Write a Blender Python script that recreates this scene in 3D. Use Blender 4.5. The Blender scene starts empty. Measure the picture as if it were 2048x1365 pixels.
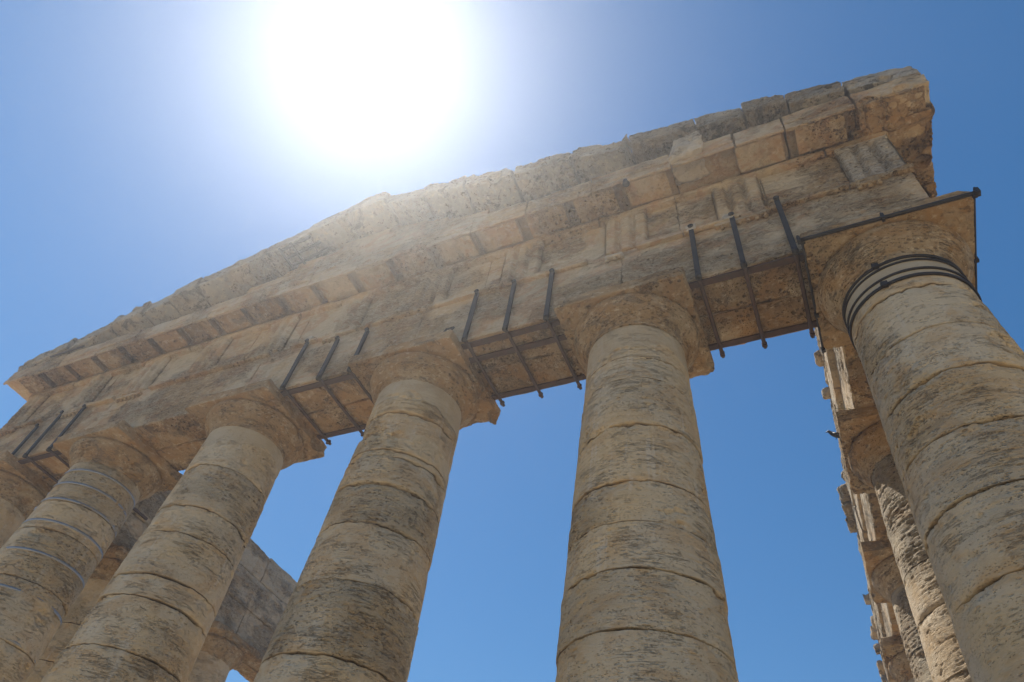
import bpy, math, random
import numpy as np
from mathutils import Matrix, Vector

# ------------------------------------------------------------------ camera, sky, sun, exposure
OFF = 11.21                       # height of the top of the capitals above the ground (m)
S = bpy.context.scene
cam_d = bpy.data.cameras.new('camera'); cam = bpy.data.objects.new('camera', cam_d)
S.collection.objects.link(cam); S.camera = cam
cr = Vector((0.9097303, 0.3965620, 0.1230011)); cu = Vector((0.2341407, -0.7346374, 0.6367778)); cf = Vector((-0.3428831, 0.5504965, 0.7611733))
cu = cr.cross(cf)
m = Matrix((cr, cu, -cf)).transposed().to_4x4(); m.translation = Vector((-2.01596, -7.47074, -9.61512 + OFF))
cam.matrix_world = m
cam_d.sensor_width = 36; cam_d.lens = 1346.67 * 36 / 2048; cam_d.clip_start = .05; cam_d.clip_end = 5000

SUN = Vector((-0.39037, 0.14105, 0.90979)).normalized()
elev = math.asin(SUN.z); az = math.atan2(SUN.x, SUN.y)
w = bpy.data.worlds.new('World'); S.world = w; w.use_nodes = True
nt = w.node_tree; bg = nt.nodes['Background']
sky = nt.nodes.new('ShaderNodeTexSky'); sky.sky_type = 'NISHITA'; sky.sun_disc = False
sky.sun_elevation = elev; sky.sun_rotation = az
sky.altitude = 300; sky.air_density = 1.0; sky.dust_density = .05; sky.ozone_density = 1.3
hs = nt.nodes.new('ShaderNodeHueSaturation'); hs.inputs['Saturation'].default_value = 1.3; hs.inputs['Hue'].default_value = .496
nt.links.new(sky.outputs[0], hs.inputs['Color']); nt.links.new(hs.outputs[0], bg.inputs[0]); bg.inputs[1].default_value = .09
sl = bpy.data.lights.new('sun', 'SUN'); so = bpy.data.objects.new('sun', sl); S.collection.objects.link(so)
sl.energy = 5.0; sl.angle = math.radians(.53); sl.color = (1, .95, .87)
so.rotation_euler = SUN.to_track_quat('Z', 'Y').to_euler(); so.location = SUN * 60
S.view_settings.view_transform = 'Standard'; S.view_settings.look = 'None'
S.view_settings.exposure = 0.50; S.view_settings.gamma = 1
S.render.engine = 'CYCLES'; S.cycles.max_bounces = 6; S.cycles.diffuse_bounces = 4

HAZE_DENSITY = .0030
HAZE_G = .80

# ------------------------------------------------------------------ noise
def _h(ix, iy, iz, s):
    with np.errstate(over='ignore'):
        n = (ix.astype(np.uint32) * np.uint32(374761393) + iy.astype(np.uint32) * np.uint32(668265263)
             + iz.astype(np.uint32) * np.uint32(2147483647) + np.uint32(s * 1274126177 & 0xffffffff))
        n = (n ^ (n >> np.uint32(13))) * np.uint32(1274126177)
        n = (n ^ (n >> np.uint32(16))) * np.uint32(2246822519)
        n ^= n >> np.uint32(13)
    return n.astype(np.float64) / 4294967295.0 * 2 - 1
def vn(P, s=0):
    i = np.floor(P).astype(np.int64); f = P - i; f = f * f * f * (f * (f * 6 - 15) + 10)
    x, y, z = i[:, 0], i[:, 1], i[:, 2]; fx, fy, fz = f[:, 0], f[:, 1], f[:, 2]
    def L(a, b, t): return a + (b - a) * t
    return L(L(L(_h(x, y, z, s), _h(x + 1, y, z, s), fx), L(_h(x, y + 1, z, s), _h(x + 1, y + 1, z, s), fx), fy),
             L(L(_h(x, y, z + 1, s), _h(x + 1, y, z + 1, s), fx), L(_h(x, y + 1, z + 1, s), _h(x + 1, y + 1, z + 1, s), fx), fy), fz)
def fbm(P, sc, o=4, s=0, g=.5):
    P = P * np.array(sc if hasattr(sc, '__len__') else (sc,) * 3, float); a = 1.; t = 0.; r = 0.
    for k in range(o):
        r = r + a * vn(P + 17.3 * k, s + k); t += a; a *= g; P = P * 2.03
    return r / t
def sst(a, b, x):
    t = np.clip((x - a) / (b - a), 0, 1); return t * t * (3 - 2 * t)

# ------------------------------------------------------------------ mesh bucket
WORLD = {}
class MB:
    def __init__(s): s.v = []; s.f = []; s.n = 0; s.a = []; s.r = []; s.j = []
    def add(s, V, F, A=None, R=None, J=None):
        V = np.asarray(V, float); s.v.append(V); s.f.append(np.asarray(F, np.int64) + s.n); s.n += len(V)
        s.a.append(np.zeros(len(V)) if A is None else A); s.r.append(np.full(len(V), .5) if R is None else R); s.j.append(np.zeros(len(V)) if J is None else J)
    def build(s, name, mat, parent=None, label=None, smooth=True):
        V = np.concatenate(s.v); F = np.concatenate(s.f); A = np.concatenate(s.a)
        V = V + np.array([0, 0, OFF])
        lo, hi = V.min(0), V.max(0); o = np.array([(lo[0] + hi[0]) / 2, (lo[1] + hi[1]) / 2, lo[2]])
        me = bpy.data.meshes.new(name); me.vertices.add(len(V)); me.vertices.foreach_set('co', (V - o).ravel())
        me.loops.add(F.size); me.loops.foreach_set('vertex_index', F.ravel().astype(np.int32))
        me.polygons.add(len(F)); me.polygons.foreach_set('loop_start', (np.arange(len(F)) * 4).astype(np.int32))
        me.polygons.foreach_set('loop_total', np.full(len(F), 4, np.int32))
        if smooth: me.polygons.foreach_set('use_smooth', np.ones(len(F), bool))
        at = me.attributes.new('patch', 'FLOAT', 'POINT'); at.data.foreach_set('value', A.astype(np.float32))
        at = me.attributes.new('rough', 'FLOAT', 'POINT'); at.data.foreach_set('value', np.concatenate(s.r).astype(np.float32))
        at = me.attributes.new('joint', 'FLOAT', 'POINT'); at.data.foreach_set('value', np.concatenate(s.j).astype(np.float32))
        me.materials.append(mat); me.update(calc_edges=True); me.validate()
        ob = bpy.data.objects.new(name, me); S.collection.objects.link(ob)
        WORLD[ob.name] = o
        ob.location = o - (WORLD[parent.name] if parent else 0)
        if parent: ob.parent = parent
        if label: ob['label'] = label
        return ob
def place(ob, o, parent=None):
    WORLD[ob.name] = np.array(o, float); ob.location = WORLD[ob.name] - (WORLD[parent.name] if parent else 0)
    if parent: ob.parent = parent
def tag(o, label=None, cat=None, group=None, kind=None):
    for k, v in (('label', label), ('category', cat), ('group', group), ('kind', kind)):
        if v: o[k] = v
    return o

def grid(nu, nv):
    i, j = np.meshgrid(np.arange(nu - 1), np.arange(nv - 1), indexing='ij'); a = (i * nv + j).ravel()
    return np.stack([a, a + nv, a + nv + 1, a + 1], 1)

BL = [0]
def block(B, x0, x1, y0, y1, z0, z1, res=.04, edge=.03, amp=.012, seed=None, fn=None, pre=None, bites=(), coarse='', pit=1., patch=None, T=None, skip=''):
    """weathered stone block: rounded, eroded edges and a rough, layered, pitted surface"""
    BL[0] += 1; s = BL[0] if seed is None else seed
    c0 = np.array([x0, y0, z0], float); c1 = np.array([x1, y1, z1], float)
    for ax in range(3):
        for sd in (0, 1):
            nm = 'xyz'[ax] if sd == 0 else 'XYZ'[ax]
            if nm in skip: continue
            r = res * (5 if nm in coarse else 1)
            u, v = [a for a in range(3) if a != ax]
            nu = max(2, int(math.ceil((c1[u] - c0[u]) / r)) + 1); nv = max(2, int(math.ceil((c1[v] - c0[v]) / r)) + 1)
            U, V = np.meshgrid(np.linspace(c0[u], c1[u], nu), np.linspace(c0[v], c1[v], nv), indexing='ij')
            P = np.zeros((nu * nv, 3)); P[:, u] = U.ravel(); P[:, v] = V.ravel(); P[:, ax] = (c0, c1)[sd][ax]
            F = grid(nu, nv)
            flip = (sd == 0) != (ax == 1)
            if flip: F = F[:, ::-1]
            Q = P.copy()
            e = edge * (1 + 1.3 * np.clip(fbm(P, 2.2, 3, s) * 2, -.6, 1.6) + .5 * fbm(P, 9, 2, s + 3))
            e = np.minimum(e, .45 * (c1 - c0).min())[:, None]
            q = np.clip(P, c0 + e, c1 - e); n = P - q; n /= np.maximum(np.linalg.norm(n, axis=1), 1e-6)[:, None]
            if amp > 0:
                rm = .5 + 1.3 * sst(-.25, .3, fbm(P, (.9, .9, 1.3), 3, 88))
                d = amp * (1.1 * fbm(P, 1.6, 3, s + 5) + rm * (1.0 * fbm(P, (3, 3, 15), 3, s + 9) + .5 * fbm(P, 20, 2, s + 11)))
                if pit: d = d - rm * pit * amp * 1.9 * sst(.32, .6, fbm(P, (9, 9, 24), 2, s + 13))
            else: d = 0
            P2 = q + n * (e + np.reshape(d, (-1, 1)) if amp > 0 else e)
            for (bx, by, bz, br) in bites:
                c = np.array([bx, by, bz]); dv = P2 - c; l = np.linalg.norm(dv, axis=1)
                R = br * (1 + .3 * fbm(P2, 3.5, 3, s + 21) + .12 * fbm(P2, 14, 2, s + 22))
                k = l < R; P2[k] = c + dv[k] / l[k, None] * R[k, None]
            if fn is not None: P2 = fn(P2, Q)
            A = None if patch is None else patch(P2)
            if T is not None: P2 = T(P2)
            B.add(P2, F, A, sst(-.25, .3, fbm(P, (.9, .9, 1.3), 3, 88)))

def tube(B, pts, rad, n=8, caps=True):
    pts = np.array(pts, float); N = len(pts); V = []
    T = np.gradient(pts, axis=0); T /= np.linalg.norm(T, axis=1)[:, None]
    up = np.array([0, 0, 1.]) if abs(T[0][2]) < .9 else np.array([0, 1., 0])
    for i in range(N):
        a = np.cross(T[i], up); a /= np.linalg.norm(a); b = np.cross(T[i], a)
        r = rad[i] if hasattr(rad, '__len__') else rad
        for k in range(n):
            t = 2 * math.pi * k / n; V.append(pts[i] + r * (math.cos(t) * a + math.sin(t) * b))
    F = []
    for i in range(N - 1):
        for k in range(n):
            F.append((i * n + k, (i + 1) * n + k, (i + 1) * n + (k + 1) % n, i * n + (k + 1) % n))
    if caps:
        V.append(pts[0]); V.append(pts[-1])
        for k in range(0, n, 2):
            F.append((N * n, k, (k + 1) % n, (k + 2) % n)); F.append((N * n + 1, (N - 1) * n + (k + 2) % n, (N - 1) * n + (k + 1) % n, (N - 1) * n + k))
    B.add(V, F)
def bar(B, x0, x1, y0, y1, z0, z1, ch=.006):
    block(B, x0, x1, y0, y1, z0, z1, res=max(x1 - x0, y1 - y0, z1 - z0) / 12 + .004, edge=ch, amp=0, pit=0)

# ------------------------------------------------------------------ materials
def newmat(name):
    mt = bpy.data.materials.new(name); mt.use_nodes = True; return mt, mt.node_tree.nodes, mt.node_tree.links
def stone(name, tan, grey, ochre, grey_bias=.0, ochre_amt=.4, lichen=.25, streak=.2, bump=1., dark=(.045, .043, .040), strata=1., mott=.4, pitc=.62, bed=(.24, .165, .10)):
    mt, N, L = newmat(name); bs = N['Principled BSDF']
    bs.inputs['Roughness'].default_value = .92; bs.inputs['Specular IOR Level'].default_value = .15
    geo = N.new('ShaderNodeNewGeometry')
    def mp(sc, off=0):
        m_ = N.new('ShaderNodeMapping'); m_.inputs['Scale'].default_value = sc; m_.inputs['Location'].default_value = (off, off * .7, off * .3)
        L.new(geo.outputs['Position'], m_.inputs[0]); return m_.outputs[0]
    def noise(v, sc, det=5, ro=.55, dist=0):
        n = N.new('ShaderNodeTexNoise'); n.inputs['Scale'].default_value = sc; n.inputs['Detail'].default_value = det
        n.inputs['Roughness'].default_value = ro; n.inputs['Distortion'].default_value = dist; L.new(v, n.inputs['Vector']); return n.outputs[0]
    def ramp(i, a, b, lo=0., hi=1.):
        r = N.new('ShaderNodeMapRange'); r.interpolation_type = 'SMOOTHSTEP'; r.inputs[1].default_value = a; r.inputs[2].default_value = b
        r.inputs[3].default_value = lo; r.inputs[4].default_value = hi; L.new(i, r.inputs[0]); return r.outputs[0]
    def math_(op, a, b):
        q = N.new('ShaderNodeMath'); q.operation = op
        for i, x in enumerate((a, b)):
            if isinstance(x, (int, float)): q.inputs[i].default_value = x
            else: L.new(x, q.inputs[i])
        return q.outputs[0]
    def mix(f, a, b, mode='MIX'):
        q = N.new('ShaderNodeMix'); q.data_type = 'RGBA'; q.blend_type = mode
        for i, x in ((0, f), (6, a), (7, b)):
            if isinstance(x, (int, float)): q.inputs[i].default_value = x
            elif isinstance(x, tuple): q.inputs[i].default_value = (*x, 1)
            else: L.new(x, q.inputs[i])
        return q.outputs[2]
    p0 = mp((1, 1, 1)); pst = mp((1.2, 1.2, 11), 3)
    n_big = noise(p0, .55, 6, .6, .4); n_mid = noise(mp((1, 1, 1), 11), 1.9, 6, .6, .8); n_st = noise(pst, 1.6, 6, .65)
    n_och = noise(mp((1, 1, 1.6), 27), 1.1, 6, .62, 1.2)
    ra = N.new('ShaderNodeAttribute'); ra.attribute_name = 'rough'; ro = ramp(ra.outputs['Fac'], 0, 1)
    ro2 = math_('ADD', math_('MULTIPLY', ro, .8), .2)
    col = mix(ramp(n_big, .42 - grey_bias, .58 - grey_bias), tan, grey)
    col = mix(math_('MULTIPLY', ramp(n_och, .48, .60), ochre_amt), col, ochre)
    # layered bedding, broad then fine
    col = mix(math_('MULTIPLY', ramp(n_st, .40, .54, .42 * strata, 0), ro2), col, bed)
    n_g = noise(mp((1.5, 1.5, 1.5), 71), 1.0, 7, .65, .5); col = mix(ramp(n_g, .50, .62, 0, .4), col, (.48, .41, .31))
    n_f = noise(mp((5, 5, 13), 4), 1.6, 8, .75); col = mix(math_('MULTIPLY', ramp(n_f, .40, .53, mott, 0), ro2), col, (.19, .13, .08))
    n_f2 = noise(mp((3, 3, 7), 5), 2.2, 7, .75); col = mix(ramp(n_f2, .53, .64, 0, .5), col, (.60, .505, .37))
    # whitish vertical drips
    n_v = noise(mp((7, 7, .55), 9), 1.0, 5, .6); msk = ramp(n_mid, .42, .62)
    col = mix(math_('MULTIPLY', math_('MULTIPLY', ramp(n_v, .52, .68), msk), streak), col, (.62, .57, .48))
    # black lichen crust
    n_l = noise(mp((1, 1, 2.2), 41), 1.3, 9, .75, .6)
    col = mix(math_('MULTIPLY', ramp(n_l, .54, .61), lichen), col, dark)
    n_l2 = noise(mp((1, 1, 1.6), 61), 6, 8, .75, .3)
    col = mix(math_('MULTIPLY', ramp(n_l2, .56, .63), min(1, lichen * 1.3)), col, (.07, .055, .04))
    # pits and cracks of the travertine, elongated along the bedding
    pv = N.new('ShaderNodeTexVoronoi'); pv.inputs['Scale'].default_value = 1; pv.feature = 'F1'
    L.new(mp((10, 10, 26), 2), pv.inputs['Vector'])
    pm = math_('MULTIPLY', ramp(pv.outputs['Distance'], .16, .36, 1, 0), ramp(n_mid, .44, .56))
    pv2 = N.new('ShaderNodeTexVoronoi'); L.new(mp((26, 26, 62), 7), pv2.inputs['Vector']); pv2.inputs['Scale'].default_value = 1
    pm2 = math_('MULTIPLY', ramp(pv2.outputs['Distance'], .14, .36, 1, 0), ramp(n_st, .46, .56))
    n_c = noise(mp((1.6, 1.6, 15), 91), 1.0, 7, .7, .4)          # thin broken bedding cracks
    ck = N.new('ShaderNodeMath'); ck.operation = 'ABSOLUTE'; L.new(math_('SUBTRACT', n_c, .5), ck.inputs[0])
    crk = math_('MULTIPLY', ramp(ck.outputs[0], .004, .016, 1, 0), ramp(noise(mp((1, 1, 1.5), 93), 1.7, 4, .6), .50, .60))
    pits = math_('MINIMUM', math_('MULTIPLY', math_('ADD', math_('ADD', pm, pm2), math_('MULTIPLY', crk, .8)), ro2), 1)
    col = mix(math_('MULTIPLY', pits, pitc), col, (.055, .038, .026))
    at = N.new('ShaderNodeAttribute'); at.attribute_name = 'patch'
    inv = math_('SUBTRACT', 1, at.outputs['Fac'])
    pc = mix(ramp(noise(p0, 2.5, 5, .6), .35, .65), (.34, .285, .21), (.40, .35, .27))
    col = mix(math_('MULTIPLY', at.outputs['Fac'], .85), col, pc)
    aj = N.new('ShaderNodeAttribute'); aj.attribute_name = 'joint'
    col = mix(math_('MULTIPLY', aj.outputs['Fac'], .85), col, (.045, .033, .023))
    L.new(col, bs.inputs['Base Color'])
    h = math_('ADD', math_('MULTIPLY', noise(pst, 3.2, 8, .7), .7), math_('MULTIPLY', noise(p0, 16, 7, .75), .7))
    h = math_('ADD', h, math_('MULTIPLY', noise(mp((2.5, 2.5, 16), 15), 5, 6, .75), .6))
    h = math_('SUBTRACT', math_('MULTIPLY', h, ro2), math_('MULTIPLY', pits, 1.1))
    h = math_('MULTIPLY', h, math_('ADD', math_('MULTIPLY', inv, .82), .18))
    b = N.new('ShaderNodeBump'); b.inputs['Strength'].default_value = 1; b.inputs['Distance'].default_value = .06 * bump
    L.new(h, b.inputs['Height']); L.new(b.outputs[0], bs.inputs['Normal'])
    return mt
TAN = (.40, .295, .185); GREY = (.385, .34, .28); OCH = (.44, .265, .115)
M_col = stone('column_stone', (.58, .445, .27), (.56, .475, .345), (.47, .31, .16), .0, .5, .10, .5, 1.0, strata=.75, mott=.18, pitc=.48, bed=(.38, .29, .19))
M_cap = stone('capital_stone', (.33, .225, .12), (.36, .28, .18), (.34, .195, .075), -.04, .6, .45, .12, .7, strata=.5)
M_ent = stone('entablature_stone', (.48, .345, .20), (.47, .39, .28), (.40, .22, .12), .0, .5, .16, .2, .9)
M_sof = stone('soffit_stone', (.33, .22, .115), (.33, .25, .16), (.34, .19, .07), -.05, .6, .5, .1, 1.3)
M_top = stone('crest_stone', (.36, .30, .215), (.33, .315, .285), (.38, .27, .16), .1, .4, .7, .2, 1.3)
M_inner = stone('inner_wall_stone', (.42, .33, .225), (.44, .37, .27), (.44, .30, .16), .03, .5, .35, .15, 1.3, mott=.3)
M_flank = stone('flank_stone', (.48, .37, .24), (.47, .40, .29), (.46, .31, .16), .0, .5, .10, .3, 1.5, mott=.25)
M_pale = stone('pale_stone', (.48, .41, .31), (.50, .46, .40), (.46, .36, .25), .1, .3, .08, .1, .7)
def metal(name, col, rough=.6, rust=None, met=.6, amt=.5):
    mt, N, L = newmat(name); bs = N['Principled BSDF']
    bs.inputs['Metallic'].default_value = met; bs.inputs['Roughness'].default_value = rough
    n = N.new('ShaderNodeTexNoise'); n.inputs['Scale'].default_value = 6; n.inputs['Detail'].default_value = 6
    g = N.new('ShaderNodeNewGeometry'); L.new(g.outputs['Position'], n.inputs['Vector'])
    r = N.new('ShaderNodeMapRange'); r.inputs[1].default_value = .4; r.inputs[2].default_value = .65; r.inputs[4].default_value = amt; L.new(n.outputs[0], r.inputs[0])
    x = N.new('ShaderNodeMix'); x.data_type = 'RGBA'; x.inputs[6].default_value = (*col, 1); x.inputs[7].default_value = (*(rust or col), 1)
    L.new(r.outputs[0], x.inputs[0]); L.new(x.outputs[2], bs.inputs['Base Color'])
    b = N.new('ShaderNodeBump'); b.inputs['Distance'].default_value = .004; n2 = N.new('ShaderNodeTexNoise'); n2.inputs['Scale'].default_value = 40
    L.new(g.outputs['Position'], n2.inputs['Vector']); L.new(n2.outputs[0], b.inputs['Height']); L.new(b.outputs[0], bs.inputs['Normal'])
    return mt
M_iron = metal('black_iron', (.012, .011, .012), .65, (.035, .023, .018), .05)
M_rust = metal('rusty_iron', (.05, .028, .021), .8, (.085, .042, .028), .05, .7)
M_steel = metal('grey_steel', (.33, .34, .36), .5, (.22, .22, .23), .6)

# ------------------------------------------------------------------ temple
temple = bpy.data.objects.new('stone_temple', None); S.collection.objects.link(temple)
place(temple, (-10.61, 0, 0))
tag(temple, 'weathered tan stone temple with smooth round columns, iron braced beams and a low gable', 'temple')

CC, D = 4.1155, 4.33
XC = [0, -CC, -CC - D, -CC - 2 * D, -CC - 3 * D, -2 * CC - 3 * D]      # column axes along the front
YC = [0] + [CC + D * k for k in range(12)] + [2 * CC + D * 11]          # along the flanks
XL = XC[5]; YB = YC[-1]
RT, RB, ZN, ZB = .818, 1.063, -.80, -9.36
AW, AZ = 1.143, -.25

def shaft(cx, cy, joints, seed, nth, nz, rough=1., plaster=(), parent=temple, mat=None, label=None):
    th = np.linspace(0, 2 * np.pi, nth + 1); z = np.linspace(ZN + .06, ZB, nz)
    if nz > 250: z = np.unique(np.concatenate([z] + [np.arange(j - .030, j + .030, .0035) for j in joints if j > ZB + .1]))[::-1]; nz = len(z)
    TH, Z = np.meshgrid(th, z, indexing='ij'); TH = TH.ravel(); Z = Z.ravel(); THm = np.where(TH > 2 * np.pi - 1e-6, 0, TH)
    ct, st = np.cos(THm), np.sin(THm); t = np.clip((-Z + ZN) / (-ZB + ZN), 0, 1)
    R = RT + (RB - RT) * t + .018 * np.sin(np.pi * t)
    P = np.stack([cx + R * ct, cy + R * st, Z], 1)
    d = np.zeros(len(Z)); rg = random.Random(seed)
    wob = .016 * fbm(P, (1.6, 1.6, .4), 3, seed) + .008 * fbm(P, (9, 9, 2), 2, seed + 1)
    k = np.zeros(len(Z), int)
    for j in joints: k += (Z + wob < j)
    offs = np.array([rg.uniform(-.006, .006) for _ in range(len(joints) + 1)])
    cxo = np.array([rg.uniform(-.007, .007) for _ in range(len(joints) + 1)]); cyo = np.array([rg.uniform(-.007, .007) for _ in range(len(joints) + 1)])
    rgh = np.array([rg.choice((.25, .4, .5, .65)) for _ in range(len(joints) + 1)])
    d += offs[k] + cxo[k] * ct + cyo[k] * st
    ch = sst(-.15, .45, fbm(P, (1.5, 1.5, 3), 3, seed + 4))
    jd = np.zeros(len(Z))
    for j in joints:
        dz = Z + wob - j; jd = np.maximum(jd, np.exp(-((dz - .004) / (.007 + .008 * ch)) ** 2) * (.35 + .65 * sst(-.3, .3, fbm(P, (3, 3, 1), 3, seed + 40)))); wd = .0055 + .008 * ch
        d -= (.030 + .045 * ch) * np.exp(-(dz / wd) ** 2)
        below = np.exp(-np.clip(-dz, 0, 9) / .10) * (dz < 0) + np.exp(-np.clip(dz, 0, 9) / .03) * (dz >= 0)
        d -= below * (.032 * sst(.05, .5, fbm(P, (4, 4, 6), 4, seed + 7)) + .045 * sst(.12, .4, fbm(P, (1.7, 1.7, 2.5), 4, seed + 17)))
    d -= .05 * sst(.38, .62, fbm(P, (1.6, 1.6, 2.6), 4, seed + 18))
    m_ = sst(-.25, .35, fbm(P, (.8, .8, .9), 3, seed + 8)) * rgh[k] * rough
    pl = np.zeros(len(Z))
    for (z1, z0, soft) in plaster:
        pl = np.maximum(pl, sst(0, .02, Z + soft * fbm(P, (1.2, 1.2, .5), 3, seed + 30) - z0) * sst(0, .02, z1 - Z))
    tex = .011 * fbm(P, (2.2, 2.2, 17), 4, seed + 10, .6) + .006 * fbm(P, 7, 3, seed + 11)
    tex -= .016 * sst(.25, .55, fbm(P, (5, 5, 26), 3, seed + 12)) + .012 * sst(.35, .6, fbm(P, (16, 16, 34), 2, seed + 13))
    d += (.30 + 1.5 * m_) * tex * (1 - .85 * pl) + .011 * fbm(P, (.9, .9, .6), 2, seed + 14) + .008 * pl
    R2 = R + d
    V = np.stack([cx + R2 * ct, cy + R2 * st, Z], 1)
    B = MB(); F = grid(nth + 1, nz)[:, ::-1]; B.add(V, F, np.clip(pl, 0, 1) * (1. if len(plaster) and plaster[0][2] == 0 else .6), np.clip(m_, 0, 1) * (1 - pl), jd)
    return B.build('column', mat or M_col, parent, label)

EPROF = [(.818, -.72), (.822, -.80), (.835, -.79), (.842, -.765), (.848, -.750), (.838, -.742), (.856, -.726), (.864, -.712), (.856, -.704),
         (.874, -.688), (.886, -.672), (.93, -.62), (.985, -.55), (1.035, -.475), (1.078, -.395), (1.098, -.335), (1.098, -.30), (1.08, -.265), (1.05, -.235)]
def echinus(cx, cy, seed, par, nth=240, mat=None, res=.02):
    pr = np.array(EPROF[1:]); s = np.concatenate([[0], np.cumsum(np.hypot(*np.diff(pr, axis=0).T))]); n = int(s[-1] / res) + 2
    tt = np.linspace(0, s[-1], n); r = np.interp(tt, s, pr[:, 0]); z = np.interp(tt, s, pr[:, 1])
    # smooth profile a little except the annulets
    th = np.linspace(0, 2 * np.pi, nth + 1); TH, I = np.meshgrid(th, np.arange(n), indexing='ij'); TH = TH.ravel(); I = I.ravel()
    TH = np.where(TH > 2 * np.pi - 1e-6, 0, TH)
    R, Z = r[I], z[I]; ct, st = np.cos(TH), np.sin(TH); P = np.stack([cx + R * ct, cy + R * st, Z], 1)
    d = .012 * fbm(P, (1.5, 1.5, 2), 3, seed) + .007 * fbm(P, (5, 5, 9), 3, seed + 1) - .012 * sst(.3, .6, fbm(P, (10, 10, 16), 2, seed + 2)) - .05 * sst(.35, .75, fbm(P, (1.3, 1.3, 1.3), 3, seed + 5))
    R = R + d; V = np.stack([cx + R * ct, cy + R * st, Z], 1); B = MB(); B.add(V, grid(nth + 1, n))
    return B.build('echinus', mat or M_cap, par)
def abacus(cx, cy, seed, par, bites=(), res=.03, mat=None, edge=.022, amp=.012):
    B = MB(); block(B, cx - AW, cx + AW, cy - AW, cy + AW, AZ, -.002, res, edge, amp, seed, bites=bites)
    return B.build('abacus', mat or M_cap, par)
def hoop(cx, cy, z, rad, h, t, mat, par, name='metal_hoop', lug=None, tilt=0):
    B = MB(); n = 96; V = []; F = []
    for k in range(n):
        a = 2 * math.pi * k / n; c, s_ = math.cos(a), math.sin(a); dz = tilt * c
        for rr, zz in ((rad, -h / 2), (rad + t, -h / 2), (rad + t, h / 2), (rad, h / 2)): V.append((cx + rr * c, cy + rr * s_, z + zz + dz))
    for k in range(n):
        q = (k + 1) % n
        for i in range(4): F.append((k * 4 + i, q * 4 + i, q * 4 + (i + 1) % 4, k * 4 + (i + 1) % 4))
    B.add(V, F)
    if lug is not None:
        a = lug; x = cx + (rad + t + .015) * math.cos(a); y = cy + (rad + t + .015) * math.sin(a)
        bar(B, x - .045, x + .045, y - .03, y + .03, z - .05, z + .04, .004)
    return B.build(name, mat, par)
def rz(z): return RT + (RB - RT) * (-z + ZN) / (-ZB + ZN)

JF = [[-1.52, -2.42, -3.22, -4.08, -4.90, -5.78, -6.7, -7.6, -8.5], [-1.60, -2.11, -3.08, -4.08, -4.71, -5.35, -6.06, -6.9, -7.8, -8.6],
      [-1.62, -2.50, -2.62, -3.21, -3.97, -4.93, -5.98, -6.9, -7.8, -8.6], [-1.85, -2.84, -3.41, -4.26, -4.66, -5.51, -6.4, -7.3, -8.3],
      [-1.9, -2.6, -3.7, -4.8, -6, -7.2, -8.3], [-1.8, -3, -4.2, -5.2, -6.4, -7.5, -8.5]]
FR = [(420, 900), (440, 950), (380, 800), (340, 700), (260, 480), (160, 260)]
PL = [[(-.8, -1.33, .0)], [(-.7, -1.36, .35)], [(-.7, -1.25, .3), (-2.52, -2.62, .3)], [(-.7, -1.15, .5)], [], []]
LBF = ['corner column with black iron hoops round a smooth neck band, nearest on the right', 'second column from the right corner, with a pale repaired neck',
       'third column from the right, below the sun glare', 'fourth column from the right, plain shaft beside the steel banded one', 'column wrapped in thin grey steel bands', 'left corner column cut by the frame edge']
BITES = [[(1.16, -1.25, .02, .16), (-1.2, 1.2, -.3, .14), (0.3, -1.22, -.02, .06)], [(1.25, .35, -.30, .20), (1.20, 1.25, -.2, .20), (1.22, .85, -.33, .22), (.8, 1.25, -.3, .15), (-1.2, 1.2, -.3, .2)],
         [(1.25, 1.02, -.2, .30), (1.2, .45, -.25, .16), (.6, 1.25, -.2, .2)], [(1.22, -1.22, -.2, .16), (1.25, .75, -.22, .26), (1.2, 1.2, -.1, .2)],
         [(-1.2, -1.2, -.2, .2), (1.22, 1.2, -.33, .12), (.2, 1.25, -.34, .12)], [(1.2, -1.2, -.2, .15)]]
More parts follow.
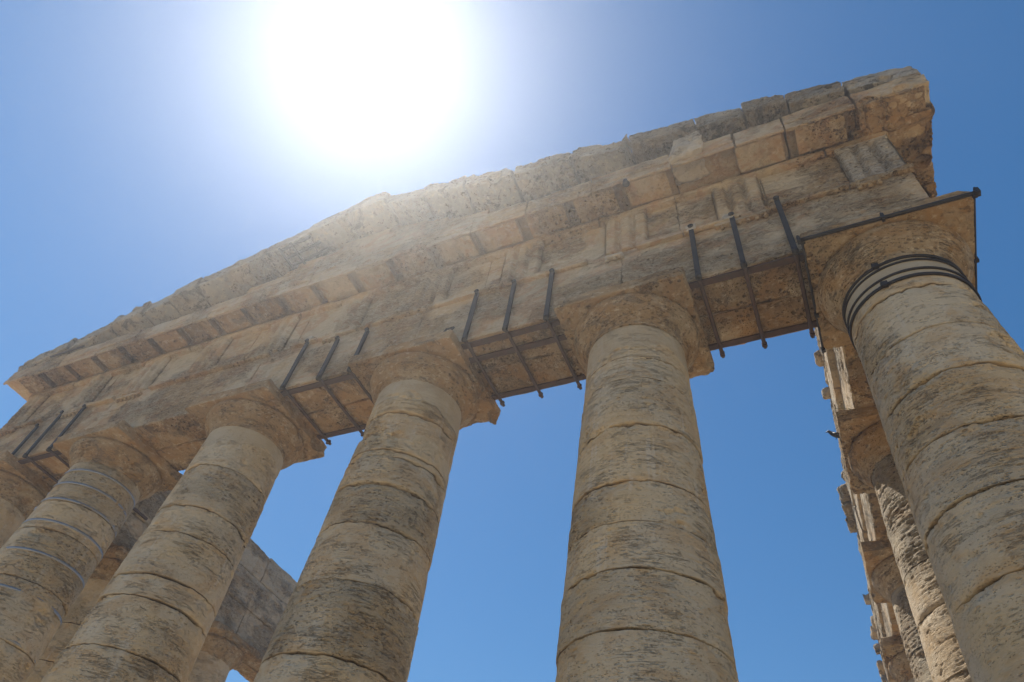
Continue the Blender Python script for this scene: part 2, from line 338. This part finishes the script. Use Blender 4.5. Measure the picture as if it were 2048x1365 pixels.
for k in range(6):
    cx = XC[k]
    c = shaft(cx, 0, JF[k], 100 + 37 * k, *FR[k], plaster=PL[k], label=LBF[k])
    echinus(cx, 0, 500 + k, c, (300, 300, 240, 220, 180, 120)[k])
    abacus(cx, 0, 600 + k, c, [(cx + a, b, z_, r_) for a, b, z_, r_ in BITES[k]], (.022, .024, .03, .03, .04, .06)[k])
    if k == 0:
        for z_, h_ in ((-.835, .045), (-.93, .028), (-1.16, .034), (-1.31, .05)):
            hoop(cx, 0, z_, rz(z_) + .006, h_, .022, M_iron, c, lug=-1.95 if h_ > .04 else None)
        # iron rods and clamps round the corner abacus
        for (x0, x1, y0, y1) in ((-AW - .05, AW + .05, -AW - .035, None), (None, None, -AW - .05, AW)):
            B = MB()
            if y1 is None:
                tube(B, [(x0, y0, AZ + .015), (x1, y0, AZ + .015)], .03)
                for xx, s_ in ((x0, .05), (x1, .06), (-.02, .045)):
                    bar(B, xx - s_ / 2, xx + s_ / 2, y0 - .04, y0 + .05, AZ - .03, AZ + .09, .004)
                    tube(B, [(xx, y0 - .01, AZ - .05), (xx, y0 - .01, AZ + .13)], .016)
                B.build('iron_rod', M_iron, c)
        for sx in (-1, 1):
            B = MB(); xx = sx * (AW + .010)
            tube(B, [(xx, -AW - .05, AZ + .02), (xx, AW + .03, AZ + .02)], .019)
            for yy in (-AW, 0 if sx > 0 else .35, AW): bar(B, xx - .03, xx + .035, yy - .03, yy + .03, AZ - .03, AZ + .07, .004)
            B.build('iron_rod', M_iron, c)
    if k == 4:
        for z_ in (-1.05, -1.42, -1.86, -2.42, -3.12, -3.92, -4.75, -5.65, -6.6):
            hoop(cx, 0, z_, rz(z_) + .012, .055, .006, M_steel, c, 'steel_band', lug=-2.35 + .05 * math.sin(z_ * 9), tilt=.012 * math.sin(z_ * 5))

# flank columns
def flank(xc, side):
    for i in range(1, 14):
        near = i <= (4 if side > 0 else 3)
        if not near and i > 5 and side > 0 and i % 1: continue
        rg = random.Random(i * 7 + side); js = []; z_ = -1.1
        while z_ > -8.6: z_ -= rg.uniform(.7, 1.1); js.append(z_)
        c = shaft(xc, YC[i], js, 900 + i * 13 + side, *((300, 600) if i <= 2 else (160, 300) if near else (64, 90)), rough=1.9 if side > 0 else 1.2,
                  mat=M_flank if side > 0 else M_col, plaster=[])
        echinus(xc, YC[i], 700 + i, c, 160 if near else 64, mat=M_cap, res=.03 if near else .08)
        abacus(xc, YC[i], 800 + i + side * 20, c, [(xc - side * 1.2, YC[i] - .7 + rg.uniform(0, 1.4), -.25, rg.uniform(.12, .22)), (xc - side * 1.2, YC[i] + 1.2, -.2, rg.uniform(.1, .3))],
               .04 if near else .12, edge=.035, amp=.02)
flank(0, 1); flank(XL, -1)
for k in range(1, 5):                                               # rear colonnade
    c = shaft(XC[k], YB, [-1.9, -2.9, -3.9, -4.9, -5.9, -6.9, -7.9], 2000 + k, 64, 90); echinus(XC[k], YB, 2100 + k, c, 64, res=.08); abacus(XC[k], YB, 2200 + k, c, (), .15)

# ---- front architrave
XFL, XFR = -22.40, .82                 # frieze ends
EW, ET = 1.50, 2.87                    # architrave top, frieze top
B = MB(); bx = [XFR] + XC[1:5] + [XFL]
for i in range(5):
    r_ = (.026, .03, .035, .045, .06)[i]
    def flt(P, Q, i=i):
        return P
    block(B, bx[i + 1], bx[i], -.82, -.006, 0, EW, r_, .022, .012, coarse='XxYZ', bites=[(bx[i] - .9, -.9, -.03, .13), (bx[i + 1] + 1.6, -.88, -.02, .10)])
    block(B, bx[i + 1], bx[i], .006, .82, 0, EW, r_, .03, .016, coarse='XxyZ', bites=[(bx[i] - 1.5 - q, .9, -.05, .10 + .05 * (q % 2)) for q in (0, .5, .9, 1.4)])
arch = B.build('architrave', M_ent, temple)
# underside slabs: the beds between the capitals are a warmer stone
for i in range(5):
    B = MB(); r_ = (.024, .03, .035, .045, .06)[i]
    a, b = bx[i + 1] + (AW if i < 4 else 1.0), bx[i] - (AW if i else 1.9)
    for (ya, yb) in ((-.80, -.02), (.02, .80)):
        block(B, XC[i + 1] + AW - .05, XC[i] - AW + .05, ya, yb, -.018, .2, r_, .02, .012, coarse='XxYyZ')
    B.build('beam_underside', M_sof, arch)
# taenia and regulae
x = XFR + .05; rg = random.Random(5)
while x > XFL - .05:
    l = rg.uniform(.5, 1.3)
    if rg.random() > .07:
        B = MB(); block(B, max(x - l, XFL - .05), x, -.925 + rg.uniform(-.008, .02), -.80, EW - .115, EW - .004, .025 if x > -9 else .05, .022, .014, coarse='YXx'); B.build('taenia_block', M_ent, arch)
    x -= l + .004
TRI = [.39, -1.86, -4.02] + [XC[1] + 0, 0][:0]
TRI = [.385, -1.87, XC[1] + .09, XC[1] - D / 2, XC[2], XC[2] - D / 2, XC[3], XC[3] - D / 2, XC[4], XC[4] - 2.2, -21.95]
for n_, tx in enumerate(TRI):
    B = MB(); whole = n_ in (1, 8, 9, 10)
    if whole or n_ in (0, 2, 5):
        x0, x1 = tx - .44, tx + .44
        if n_ == 1: x0 = tx - .50
        if n_ in (0, 2, 5): x0, x1 = (tx - .4, tx - .05)
        block(B, x0, x1, -.91, -.80, EW - .20, EW - .118, .02 if tx > -9 else .05, .012, .008, coarse='YZ')
        for g in range(6):
            gx = tx - .37 + g * .148
            if x0 < gx < x1 and not (n_ == 1 and g == 5 and False):
                tube(B, [(gx, -.86, EW - .19), (gx, -.86, EW - .26)], [.033, .040], 8)
    else: continue
    B.build('regula', M_pale if n_ == 2 else M_ent, arch)
for xx in (-2.79, -2.12, -11.47):        # pale mortar blocks round the bar heads
    B = MB(); block(B, xx - .09, xx + .10, -.93, -.80, EW - .10, EW + .07, .02, .03, .012, coarse='Y'); B.build('mortar_block', M_pale, arch)

# ---- front frieze
B = MB(); edges = [XFR] + [x_ for t_ in TRI[1:] for x_ in (t_,)] + [XFL]
bxs = [XFR, -.05, -1.40, -3.0, -4.4, -5.9, -7.1, -8.9, -10.5, -12.0, -13.6, -15.2, -17.0, -18.6, -20.4, XFL]
for i in range(len(bxs) - 1):
    block(B, bxs[i + 1], bxs[i], -.775, -.2, EW + .002, ET, .028 if i < 6 else .05, .018, .013, coarse='XxYZz')
block(B, XFL, XFR, -.15, .82, EW + .002, 3.02, .12, .03, .02)
fr = B.build('frieze', M_ent, temple)
def tri(tx, last=False):
    B = MB(); W_ = .87
    def groove(P, Q):
        u = (P[:, 0] - (tx - W_ / 2)) / W_; zt = (P[:, 2] - EW) / (ET - EW)
        g = np.zeros(len(P))
        for c_, wd in ((1 / 3, .085), (2 / 3, .085), (0, .06), (1, .06)): g = np.maximum(g, 1 - np.abs(u - c_) / wd)
        g = np.clip(g * 1.3, 0, 1) * sst(.90, .86, zt + .01 * fbm(P, 6, 2, 4)) * (Q[:, 1] < -.85)
        wear = .85 + .5 * fbm(P, 1.5, 3, int(abs(tx) * 10))
        P[:, 1] += .10 * g * np.clip(wear, .25, 1); return P
    block(B, tx - W_ / 2, tx + W_ / 2, -.885, -.75, EW + .004, ET - .01, .02 if tx > -9 else .035, .014, .010, fn=groove, coarse='Y')
    return B.build('triglyph', M_pale if tx > 0 else M_ent, fr, 'paler triglyph block by the right corner' if tx > 0 else None)
for t_ in TRI: tri(t_)
# band under the cornice
B = MB(); x = XFR + .03; rg = random.Random(8)
while x > XFL - .03:
    l = rg.uniform(.8, 1.9); block(B, max(x - l, XFL - .03), x, -.90, -.6, ET - .10, ET + .05, .03 if x > -9 else .05, .025, .014, coarse='YXxZ'); x -= l + .003
B.build('frieze_band', M_ent, fr)

# ---- horizontal cornice (front)
GX0, GX1 = -22.93, 1.61; GY = -1.54
B = MB(); js = [GX1, .42, -.78, -1.68, -2.9, -4.55, -6.0, -7.3, -8.8, -10.3, -11.7, -13.2, -14.9, -16.2, -17.6, -19.0, -20.6, -21.9, GX0]
rg = random.Random(3)
for i in range(len(js) - 1):
    rough = 1 if js[i] > .5 else 0
    bt = [(.62, -1.5, 2.92, .17), (1.2, -1.62, 2.98, .18), (1.5, -.95, 2.9, .2), (1.1, -1.1, 2.86, .16)] if rough else []
    zt = 3.46 + rg.uniform(-.02, .02)
    block(B, js[i + 1] + (.018 if i in (1, 2, 4) else .006), js[i] - .006, GY + rg.uniform(-.015, .02), -.55, 3.11 - .17 * rough, zt, .026 if i < 7 else .04,   .03 if not rough else .035, .014 if not rough else .03, bites=bt, coarse='YXxZ')
    # drip lip along the outer edge
    if not rough:
        for (a, b) in ((js[i + 1] + .01, js[i] - .01),):
            block(B, a, b, GY + rg.uniform(0, .02), GY + .07, 2.895 + rg.uniform(-.01, .02), 3.1, .026 if i < 7 else .04, .022, .016, coarse='YZ', skip='Z')
block(B, GX0 + .3, XFR, -.6, .80, ET + .12, 3.44, .12, .03, .02)
corn = B.build('cornice', M_ent, temple)
mx = [.88 - 1.083 * k for k in range(22)]
for k, x_ in enumerate(mx):
    if x_ > .5 or k == 3: continue
    B = MB(); rg = random.Random(k + 50)
    a = -1.44; ze = 2.915 + rg.uniform(-.008, .012)
    block(B, x_ - .425, x_ + .425, GY + .08, -.91, ze, 3.15, .026 if x_ > -8 else .04, .018, .010 + (.010 if k % 3 == 0 else 0), coarse='YZXx' if x_ > -6 else 'YZ', skip='Z',
          bites=[(x_ + rg.uniform(-.4, .4), -1.45 + rg.uniform(0, .3), 2.88, rg.uniform(.03, .12))] if k % 2 else [])
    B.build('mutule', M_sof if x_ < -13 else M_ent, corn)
# a rounded pale boulder-like repair in the cornice and a black plug added for the dark of a round hole
B = MB(); block(B, -2.92, -2.22, -1.66, -1.0, 3.02, 3.86, .03, .17, .03, seed=77); B.build('repair_stone', M_pale, corn, 'rounded pale stone set into the cornice')
B = MB(); tube(B, [(-3.82, -1.47, 2.99), (-3.82, -1.47, 2.90), (-3.82, -1.47, 2.875)], [.075, .075, .06], 14); B.build('dark_hole_plug', M_iron, corn)
B = MB(); tube(B, [(-21.43, -1.56, 3.60), (-19.96, -1.56, 3.57)], .03); B.build('iron_rod', M_iron, corn)
# right front corner, eaten stone
B = MB()
block(B, .84, 1.52, -1.50, -.86, 2.885, 3.05, .022, .05, .045, skip='Z', bites=[(1.0, -1.3, 2.85, .10), (1.3, -1.0, 2.84, .12), (1.42, -1.35, 2.86, .09), (1.1, -.98, 2.86, .07)])
block(B, .55, .9, -1.50, -.92, 2.90, 3.05, .025, .04, .02, skip='Z')
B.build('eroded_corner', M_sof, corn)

# ---- raking cornice
ZX = np.array([[-24.5, 3.45], [-22.9, 3.86], [-21.5, 4.30], [-19.9, 4.88], [-18.4, 5.16], [-17.3, 5.43], [-15.5, 5.92], [-14.6, 6.15], [-13.3, 6.58], [-12.1, 6.86], [-10.9, 7.02], [-9.4, 6.48], [-7.0, 5.70],
               [-5.0, 5.27], [-3.88, 4.93], [-3.72, 5.22], [-2.4, 4.98], [-1.37, 4.72], [-.6, 4.46], [.6, 4.18], [1.2, 4.04], [1.65, 3.88]])
def zt_(x): return np.interp(x, ZX[:, 0], ZX[:, 1])
def rake_line(x): return np.where(x > -10.9, 7.02 - (x + 10.9) * .262, 7.02 + (x + 10.9) * .262)
B = MB(); rj = [1.61, .45, -.55, -1.35, -2.3, -3.74, -5.1, -6.6, -8.0, -9.3, -10.6, -11.9, -13.17, -14.55, -15.6, -16.7, -17.6, -18.5, -19.7, -21.1, GX0]
rg = random.Random(11)
for i in range(len(rj) - 1):
    a, b = rj[i + 1] + (.006 if i < 5 else .014), rj[i] - (.006 if i < 5 else .010)
    oy = rg.uniform(-.05, .08); ruin = i in (0, 5, 6, 7, 8, 17, 18, 19)
    am = .04 if ruin else .026
    def T(P, a=a, b=b):
        t = P[:, 2]                                   # 0 bottom .. 1 top
        top = zt_(P[:, 0]) if True else 0
        bot = np.maximum(top - .52, 3.475)
        P = P.copy(); P[:, 2] = bot + (top - bot) * t + .0
        return P
    # built in slanted space: block with z in metres relative to the slope, then lifted
    def T2(P, a=a, b=b):
        P = P.copy(); top = zt_(np.clip(P[:, 0], a, b)); bot = np.maximum(top - .50, 3.47); h_ = (top - bot) / .50
        P[:, 2] = bot + P[:, 2] * h_; return P
    bt = []
    if ruin: bt = [(rg.uniform(a, b), GY - .05, rg.choice((.5, .1)), rg.uniform(.1, .22)) for _ in range(3)]
    block(B, a, b, GY + .02 + oy, -.45, 0, .50, .026 if i < 7 else .035, (.03 if i == 0 else .035) if not (ruin and i) else .06, am, bites=bt, T=T2, coarse='YXx')
    block(B, a, b, -.44, .75, .02, .46, .12, .04, .03, T=T2, coarse='y')
rake = B.build('raking_cornice', M_top, temple)
# tympanum wall
B = MB(); zc = 3.46; row = 0; rg = random.Random(21)
while zc < 6.5:
    hh = .56; x = .4 - .5 * (row % 2)
    while x > -22.2:
        l = rg.uniform(1.1, 1.7); a = max(x - l, -22.2)
        lim = min(float(zt_(a)), float(zt_(x))) - .50
        if lim > zc + .08: block(B, a + .004, x - .004, -.80 + rg.uniform(-.01, .01), -.1, zc, min(zc + hh - .006, lim), .04, .02, .014, coarse='YXxZz')
        x -= l
    zc += hh; row += 1
# solid core behind so no daylight leaks
core = MB()
for i in range(len(rj) - 1):
    a, b = rj[i + 1], rj[i]
    if a < -22: a = -22.2
    if b > .6: b = .6
    if b - a < .3: continue
    V = []
    for xx in (a, b):
        zz = float(zt_(xx)) - .14
        for yy in (-1.15 if False else -.70, .6):
            V += [(xx, yy, 3.3), (xx, yy, max(zz, 3.5))]
    core.add(V, [(0, 1, 3, 2), (4, 6, 7, 5), (0, 4, 5, 1), (2, 3, 7, 6), (1, 5, 7, 3), (0, 2, 6, 4)])
B.add(np.concatenate(core.v), np.concatenate(core.f))
B.build('tympanum', M_ent, temple)
# iron grate clamped under the raking cornice near the apex
B = MB(); rz_ = lambda x: float(zt_(x)) - .64
def slope_bar(x0, x1, y, wd=.05):
    tube(B, [(x0, y, rz_(x0)), (x1, y, rz_(x1))], wd, 4)
slope_bar(-13.95, -13.0, -1.44); slope_bar(-13.95, -12.85, -1.17); slope_bar(-13.95, -12.75, -.90)
for xx in (-13.9, -13.55): tube(B, [(xx, -1.54, rz_(xx) - .05), (xx, -.62, rz_(xx) - .05)], .05, 4)
B.build('iron_grate', M_iron, temple, 'small black iron grate clamped under the sloping cornice')
# loose ragged stones along the crest
B = MB(); rg = random.Random(31)
for (xa, xb, n_) in ((-22.5, -18.6, 30), (-9.5, -3.9, 40), (-1.2, 1.4, 16), (-18.6, -11, 12), (-3.6, -1.2, 6)):
    for _ in range(n_):
        x = rg.uniform(xa, xb); s_ = rg.uniform(.05, .19); zz = float(zt_(x)); yy = rg.uniform(-1.48, -1.0)
        block(B, x - s_, x + s_ * rg.uniform(.6, 1.6), yy, yy + s_ * 2, zz - .10, zz + s_ * rg.uniform(.1, .42), .035, .035, .025)
B.build('crest_rubble', M_top, rake)

# ---- flank entablatures
def flank_ent(xc, side):
    """side +1: right flank (outer face towards +x), -1: left flank"""
    inn, out = xc - side * .82, xc + side * .82
    def bx_(B, xa, xb, *a, **k): block(B, min(xa, xb), max(xa, xb), *a, **k)
    mt_in = M_flank if side > 0 else M_inner
    ys = [.82] + YC[1:13] + [YB + .82]; rg = random.Random(70 + side)
    B = MB(); sof = MB()
    for i in range(13):
        r_ = .03 if i < 3 else .05 if i < 5 else .15
        cz = ('Xx' if False else '') + 'YyZ'
        bx_(B, inn, xc - side * .006, ys[i] + .005, ys[i + 1] - .005, 0, 1.02 if side < 0 else 1.38, r_, .03, .02, coarse=cz)
        bx_(B, out, xc + side * .006, ys[i] + .005, ys[i + 1] - .005, 0, 1.5, r_ * 2, .03, .02, coarse=cz)
    ar = B.build('architrave', mt_in, temple)
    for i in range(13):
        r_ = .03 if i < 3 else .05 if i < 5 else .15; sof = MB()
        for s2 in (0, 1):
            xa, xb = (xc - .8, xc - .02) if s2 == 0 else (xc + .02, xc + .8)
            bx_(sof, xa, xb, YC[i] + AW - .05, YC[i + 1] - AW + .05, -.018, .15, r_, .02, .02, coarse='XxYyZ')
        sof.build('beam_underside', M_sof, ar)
    B = MB(); y = .82
    rows = ((1.03, 2.06), (2.07, 3.05)) if side < 0 else ((1.40, 2.2), (2.21, 2.95))
    for q, (za, zb) in enumerate(rows):
        y = .82 + .6 * q
        while y < YB:
            l = rg.uniform(1.3, 2.5); near = y < 16
            ofs = rg.uniform(-.02, .03) if side < 0 else .09 + rg.uniform(-.03, .04)
            bx_(B, inn - side * ofs, xc + side * .5, y, min(y + l, YB + .8) - .008, za, zb - (rg.uniform(0, .06) if q == 1 and side > 0 else 0), .035 if y < 9 else .06 if near else .2, .035, .025, coarse='YyZz')
            y += l
    bx_(B, xc - side * .4, out - side * .05, .82, YB + .8, 1.4, 2.9, .25, .03, .02)
    B.build('frieze', mt_in, temple)
    # outer cornice
    B = MB(); y = -1.54
    while y < YB + 1.5:
        l = rg.uniform(1.3, 2.1); near = y < 7 and side > 0
        first = y < -1.0
        bites = []
        if near: bites = [(out + side * rg.uniform(.15, .7), y + rg.uniform(0, l), 2.88, rg.uniform(.10, .2)) for _ in range(5)]
        if not (first and side > 0) : bx_(B, xc + side * .3, xc + side * 1.59, y + .01, y + l, 2.92 + (.0 if near else .02), 3.45, .03 if near else .12, .06, .04 if near else .02, bites=bites, coarse='Zx' if near else '')
        else: bx_(B, xc + side * .3, xc + side * 1.59, -1.02, y + l, 2.90, 3.45, .03, .045, .045, bites=bites)
        y += l
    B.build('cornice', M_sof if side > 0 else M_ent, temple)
    # broken backing stones on the inner crest
    if side > 0:
        y = 1.0
        while y < 40:
            l = rg.uniform(.18, .7)
            if rg.random() < .8:
                hh = rg.uniform(.1, .5); o_ = rg.uniform(.02, .34) if not 5.9 < y < 8.6 else rg.uniform(-.06, .03)
                B = MB(); block(B, -.82 - o_, -.1, y, y + l, 2.93, 2.95 + hh, .035 if y < 12 else .1, .06, .045, bites=[(-.9 - o_, y + rg.uniform(0, l), 3.0 + hh, .12)]); B.build('broken_stone', M_flank, temple)
            y += l + rg.uniform(0, .3)
flank_ent(0, 1); flank_ent(XL, -1)
# rear entablature
B = MB()
block(B, XL - .8, .8, YB - .8, YB + .8, 0, 1.5, .2, .03, .02); block(B, XL - .8, .8, YB - .75, YB + .75, 1.51, 2.87, .2, .03, .02)
block(B, XL - 1.5, 1.5, YB - .6, YB + 1.5, 2.9, 3.45, .2, .05, .03)
def Tr(P):
    P = P.copy(); h_ = np.clip(3.3 - np.abs(P[:, 0] + 10.61) * .27, .05, 9); P[:, 2] = 3.46 + P[:, 2] * h_; return P
block(B, XL - 1.4, 1.4, YB - .2, YB + 1.4, 0, 1, .25, .03, .0, pit=0, T=Tr)
B.build('rear_entablature', M_inner, temple)
# rusty rods on the inner face of the left flank
B = MB(); xr = XL + .86
tube(B, [(xr, 2.62, -.1), (xr, 2.62, 1.0)], .035); bar(B, xr - .03, xr + .03, 2.80, 3.36, 1.08, 1.16)
B.build('iron_rod', M_rust, temple, 'rusty rod on the inner face of the far beam')

# ---- iron braces hugging the front beams
def brace(xs, x0, x1, ys, tops, label):
    br = bpy.data.objects.new('iron_brace', None); S.collection.objects.link(br); place(br, ((x0 + x1) / 2, 0, OFF - .15), temple); br['label'] = label
    for y_ in ys:
        B = MB(); bar(B, x0, x1, y_ - .06, y_ + .06, -.062, -.022, .004); B.build('long_bar', M_rust, br)
    for x_, tp in zip(xs, tops):
        B = MB(); bar(B, x_ - .045, x_ + .045, -.925, -.872, -.10, tp, .006)
        tube(B, [(x_, -.91, tp + .01), (x_, -.955, tp + .01)], .05, 10); tube(B, [(x_, -.90, -.13), (x_, -.90, -.04)], .052, 8)
        B.build('upright_bar', M_iron, br)
        B = MB(); tube(B, [(x_, -.93, -.088), (x_, .93, -.088)], .034, 8)
        k_ = .036 + .010 * abs(math.sin(x_ * 7)); bar(B, x_ - k_, x_ + k_, .83, .885, -.088 - k_, -.088 + k_, .008); tube(B, [(x_, .885, -.088), (x_, .94, -.088)], .028, 8)
        B.build('cross_rod', M_rust, br)
brace((-2.78, -2.05, -1.26), -2.97, -1.13, (-.73, .69), (1.50, 1.50, 1.60), 'iron brace of three bars beside the corner column')
brace((-7.15, -6.31, -5.50), -7.35, -5.28, (-.70, -.34, .70), (1.40, 1.36, 1.36), 'iron brace with a double row of long bars')
brace((-11.45, -10.52, -9.75), -11.65, -9.6, (-.70, .70), (1.40, 1.15, 1.15), 'iron brace left of the sun glare')
brace((-20.30, -19.60, -18.72), -20.1, -18.3, (-.70, .70), (1.1, 1.4, 1.38), 'iron brace by the far left corner column')
B = MB(); tube(B, [(-7.75, -.93, .05), (-7.62, -.93, .35)], .02); tube(B, [(-7.6, -.93, .02), (-7.45, -.93, .35)], .02); tube(B, [(-7.62, -.93, .35), (-7.45, -.93, .35)], .02); tube(B, [(-7.75, -.93, .05), (-7.6, -.93, .02)], .02)
B.build('iron_staple', M_iron, temple)

# ---- stepped base
B = MB()
for i in range(4):
    o = 1.25 + .42 * i; z1 = ZB - .455 * i; z0 = z1 - .47 if i < 3 else -OFF - .1
    for (a, b, c_, d_) in ((XL - o, o, -o, 3.0), (XL - o, o, YB - 3, YB + o), (XL - o, XL + 3, 3.0, YB - 3), (-3, o, 3.0, YB - 3)):
        block(B, a, b, c_, d_, z0, z1, .5, .03, .015)
B.build('stepped_base', M_pale, temple)

# ------------------------------------------------------------------ ground
mt, N, L = newmat('dry_ground'); bs = N['Principled BSDF']; bs.inputs['Roughness'].default_value = 1; bs.inputs['Specular IOR Level'].default_value = .1
g = N.new('ShaderNodeNewGeometry'); n1 = N.new('ShaderNodeTexNoise'); n1.inputs['Scale'].default_value = .5; n1.inputs['Detail'].default_value = 8; L.new(g.outputs['Position'], n1.inputs['Vector'])
n2 = N.new('ShaderNodeTexNoise'); n2.inputs['Scale'].default_value = 9; n2.inputs['Detail'].default_value = 8; L.new(g.outputs['Position'], n2.inputs['Vector'])
c1 = N.new('ShaderNodeValToRGB'); c1.color_ramp.elements[0].position = .38; c1.color_ramp.elements[1].position = .66
c1.color_ramp.elements[0].color = (.45, .32, .175, 1); c1.color_ramp.elements[1].color = (.46, .37, .245, 1); L.new(n1.outputs[0], c1.inputs[0])
x = N.new('ShaderNodeMix'); x.data_type = 'RGBA'; x.blend_type = 'MULTIPLY'; x.inputs[0].default_value = .35; L.new(c1.outputs[0], x.inputs[6]); L.new(n2.outputs[0], x.inputs[7]); L.new(x.outputs[2], bs.inputs['Base Color'])
b = N.new('ShaderNodeBump'); b.inputs['Distance'].default_value = .05; L.new(n2.outputs[0], b.inputs['Height']); L.new(b.outputs[0], bs.inputs['Normal'])
n = 161; t = np.linspace(-1, 1, n); t = np.sign(t) * np.abs(t) ** 1.8 * 160
X_, Y_ = np.meshgrid(t, t, indexing='ij'); P = np.stack([X_.ravel() - 8, Y_.ravel() + 20, np.zeros(n * n)], 1)
rr = np.hypot(P[:, 0] + 10.6, (P[:, 1] - 27) * .75)
P[:, 2] = -OFF + .06 * fbm(P, .3, 4, 3) + sst(35, 160, rr) * (fbm(P, .012, 4, 5) * 10 - 6)
B = MB(); B.add(P, grid(n, n)); gr = B.build('ground', mt); tag(gr, 'dry pale stony ground round the temple', kind='structure')

# ------------------------------------------------------------------ bird and plant
mt, N, L = newmat('dark_feathers'); bs = N['Principled BSDF']; bs.inputs['Base Color'].default_value = (.018, .018, .022, 1); bs.inputs['Roughness'].default_value = .5
n_ = N.new('ShaderNodeTexNoise'); n_.inputs['Scale'].default_value = 60; bb = N.new('ShaderNodeBump'); bb.inputs['Distance'].default_value = .003; L.new(n_.outputs[0], bb.inputs['Height']); L.new(bb.outputs[0], bs.inputs['Normal'])
def bird(px, py, pz):
    # side-on perched bird facing -x: spine from tail to beak with radii
    sp = [(.20, -.10, .006), (.15, -.065, .014), (.11, -.035, .022), (.06, .01, .042), (.01, .05, .052), (-.035, .09, .046), (-.06, .125, .033), (-.075, .150, .032), (-.095, .160, .027), (-.112, .158, .012), (-.140, .150, .004), (-.150, .148, .001)]
    B = MB(); pts = np.array([(px + a, py, pz + z_) for a, z_, _ in sp]); rad = [r_ for _, _, r_ in sp]
    tube(B, pts, rad, 14)
    body = B
    for s_ in (-1, 1):                                     # folded wings and legs
        tube(body, [(px - .02, py + s_ * .035, pz + .075), (px + .05, py + s_ * .045, pz + .03), (px + .11, py + s_ * .03, pz - .02), (px + .17, py + s_ * .012, pz - .07)], [.018, .028, .018, .004], 8)
        tube(body, [(px + .02, py + s_ * .02, pz + .01), (px + .015, py + s_ * .022, pz - .045), (px - .01, py + s_ * .022, pz - .05)], [.009, .004, .003], 6)
    o = body.build('bird', mt); return o
bd = bird(-1.225, 3.60, -.06)
tag(bd, 'small black bird perched on the edge of a capital, dark against the sky', 'bird')
mt, N, L = newmat('plant_green'); bs = N['Principled BSDF']; bs.inputs['Roughness'].default_value = .8
n_ = N.new('ShaderNodeTexNoise'); n_.inputs['Scale'].default_value = 12; cc_ = N.new('ShaderNodeValToRGB'); cc_.color_ramp.elements[0].color = (.05, .07, .03, 1); cc_.color_ramp.elements[1].color = (.14, .15, .07, 1); L.new(n_.outputs[0], cc_.inputs[0]); L.new(cc_.outputs[0], bs.inputs['Base Color'])
B = MB(); rg = random.Random(4)
for k in range(46):
    a = rg.uniform(-1.5, 1.5); l = rg.uniform(.12, .42); up = rg.uniform(-.5, .5)
    p0_ = np.array([-.86, 3.25 + rg.uniform(-.18, .12), .02 + rg.uniform(0, .12)])
    dr = np.array([-math.cos(a) * 1, math.sin(a) * .9, up]); pts = [p0_ + dr * l * t + np.array([0, 0, -.10 * t * t]) for t in (0, .35, .7, 1)]
    tube(B, pts, [.008, .007, .005, .001], 4)
pl_ = B.build('plant', mt); tag(pl_, 'tuft of thin grey green stems growing out of the seam above a flank capital', 'plant')

# ------------------------------------------------------------------ air volume added to spread the sun glare
mt, N, L = newmat('glare_air'); N.remove(N['Principled BSDF'])
v = N.new('ShaderNodeVolumePrincipled'); v.inputs['Density'].default_value = HAZE_DENSITY; v.inputs['Color'].default_value = (.97, .98, 1, 1); v.inputs['Anisotropy'].default_value = HAZE_G
L.new(v.outputs[0], N['Material Output'].inputs['Volume'])
B = MB(); x0, x1, y0, y1, z0, z1 = -170, 154, -142, 182, -OFF - 18, 8.2
V = [(x, y, z) for x in (x0, x1) for y in (y0, y1) for z in (z0, z1)]
B.add(V, [(0, 1, 3, 2), (4, 6, 7, 5), (0, 4, 5, 1), (2, 3, 7, 6), (1, 5, 7, 3), (0, 2, 6, 4)])
hz = B.build('glare_haze', mt, smooth=False); tag(hz, 'thin air volume added round the temple to spread the sun glare', kind='stuff')
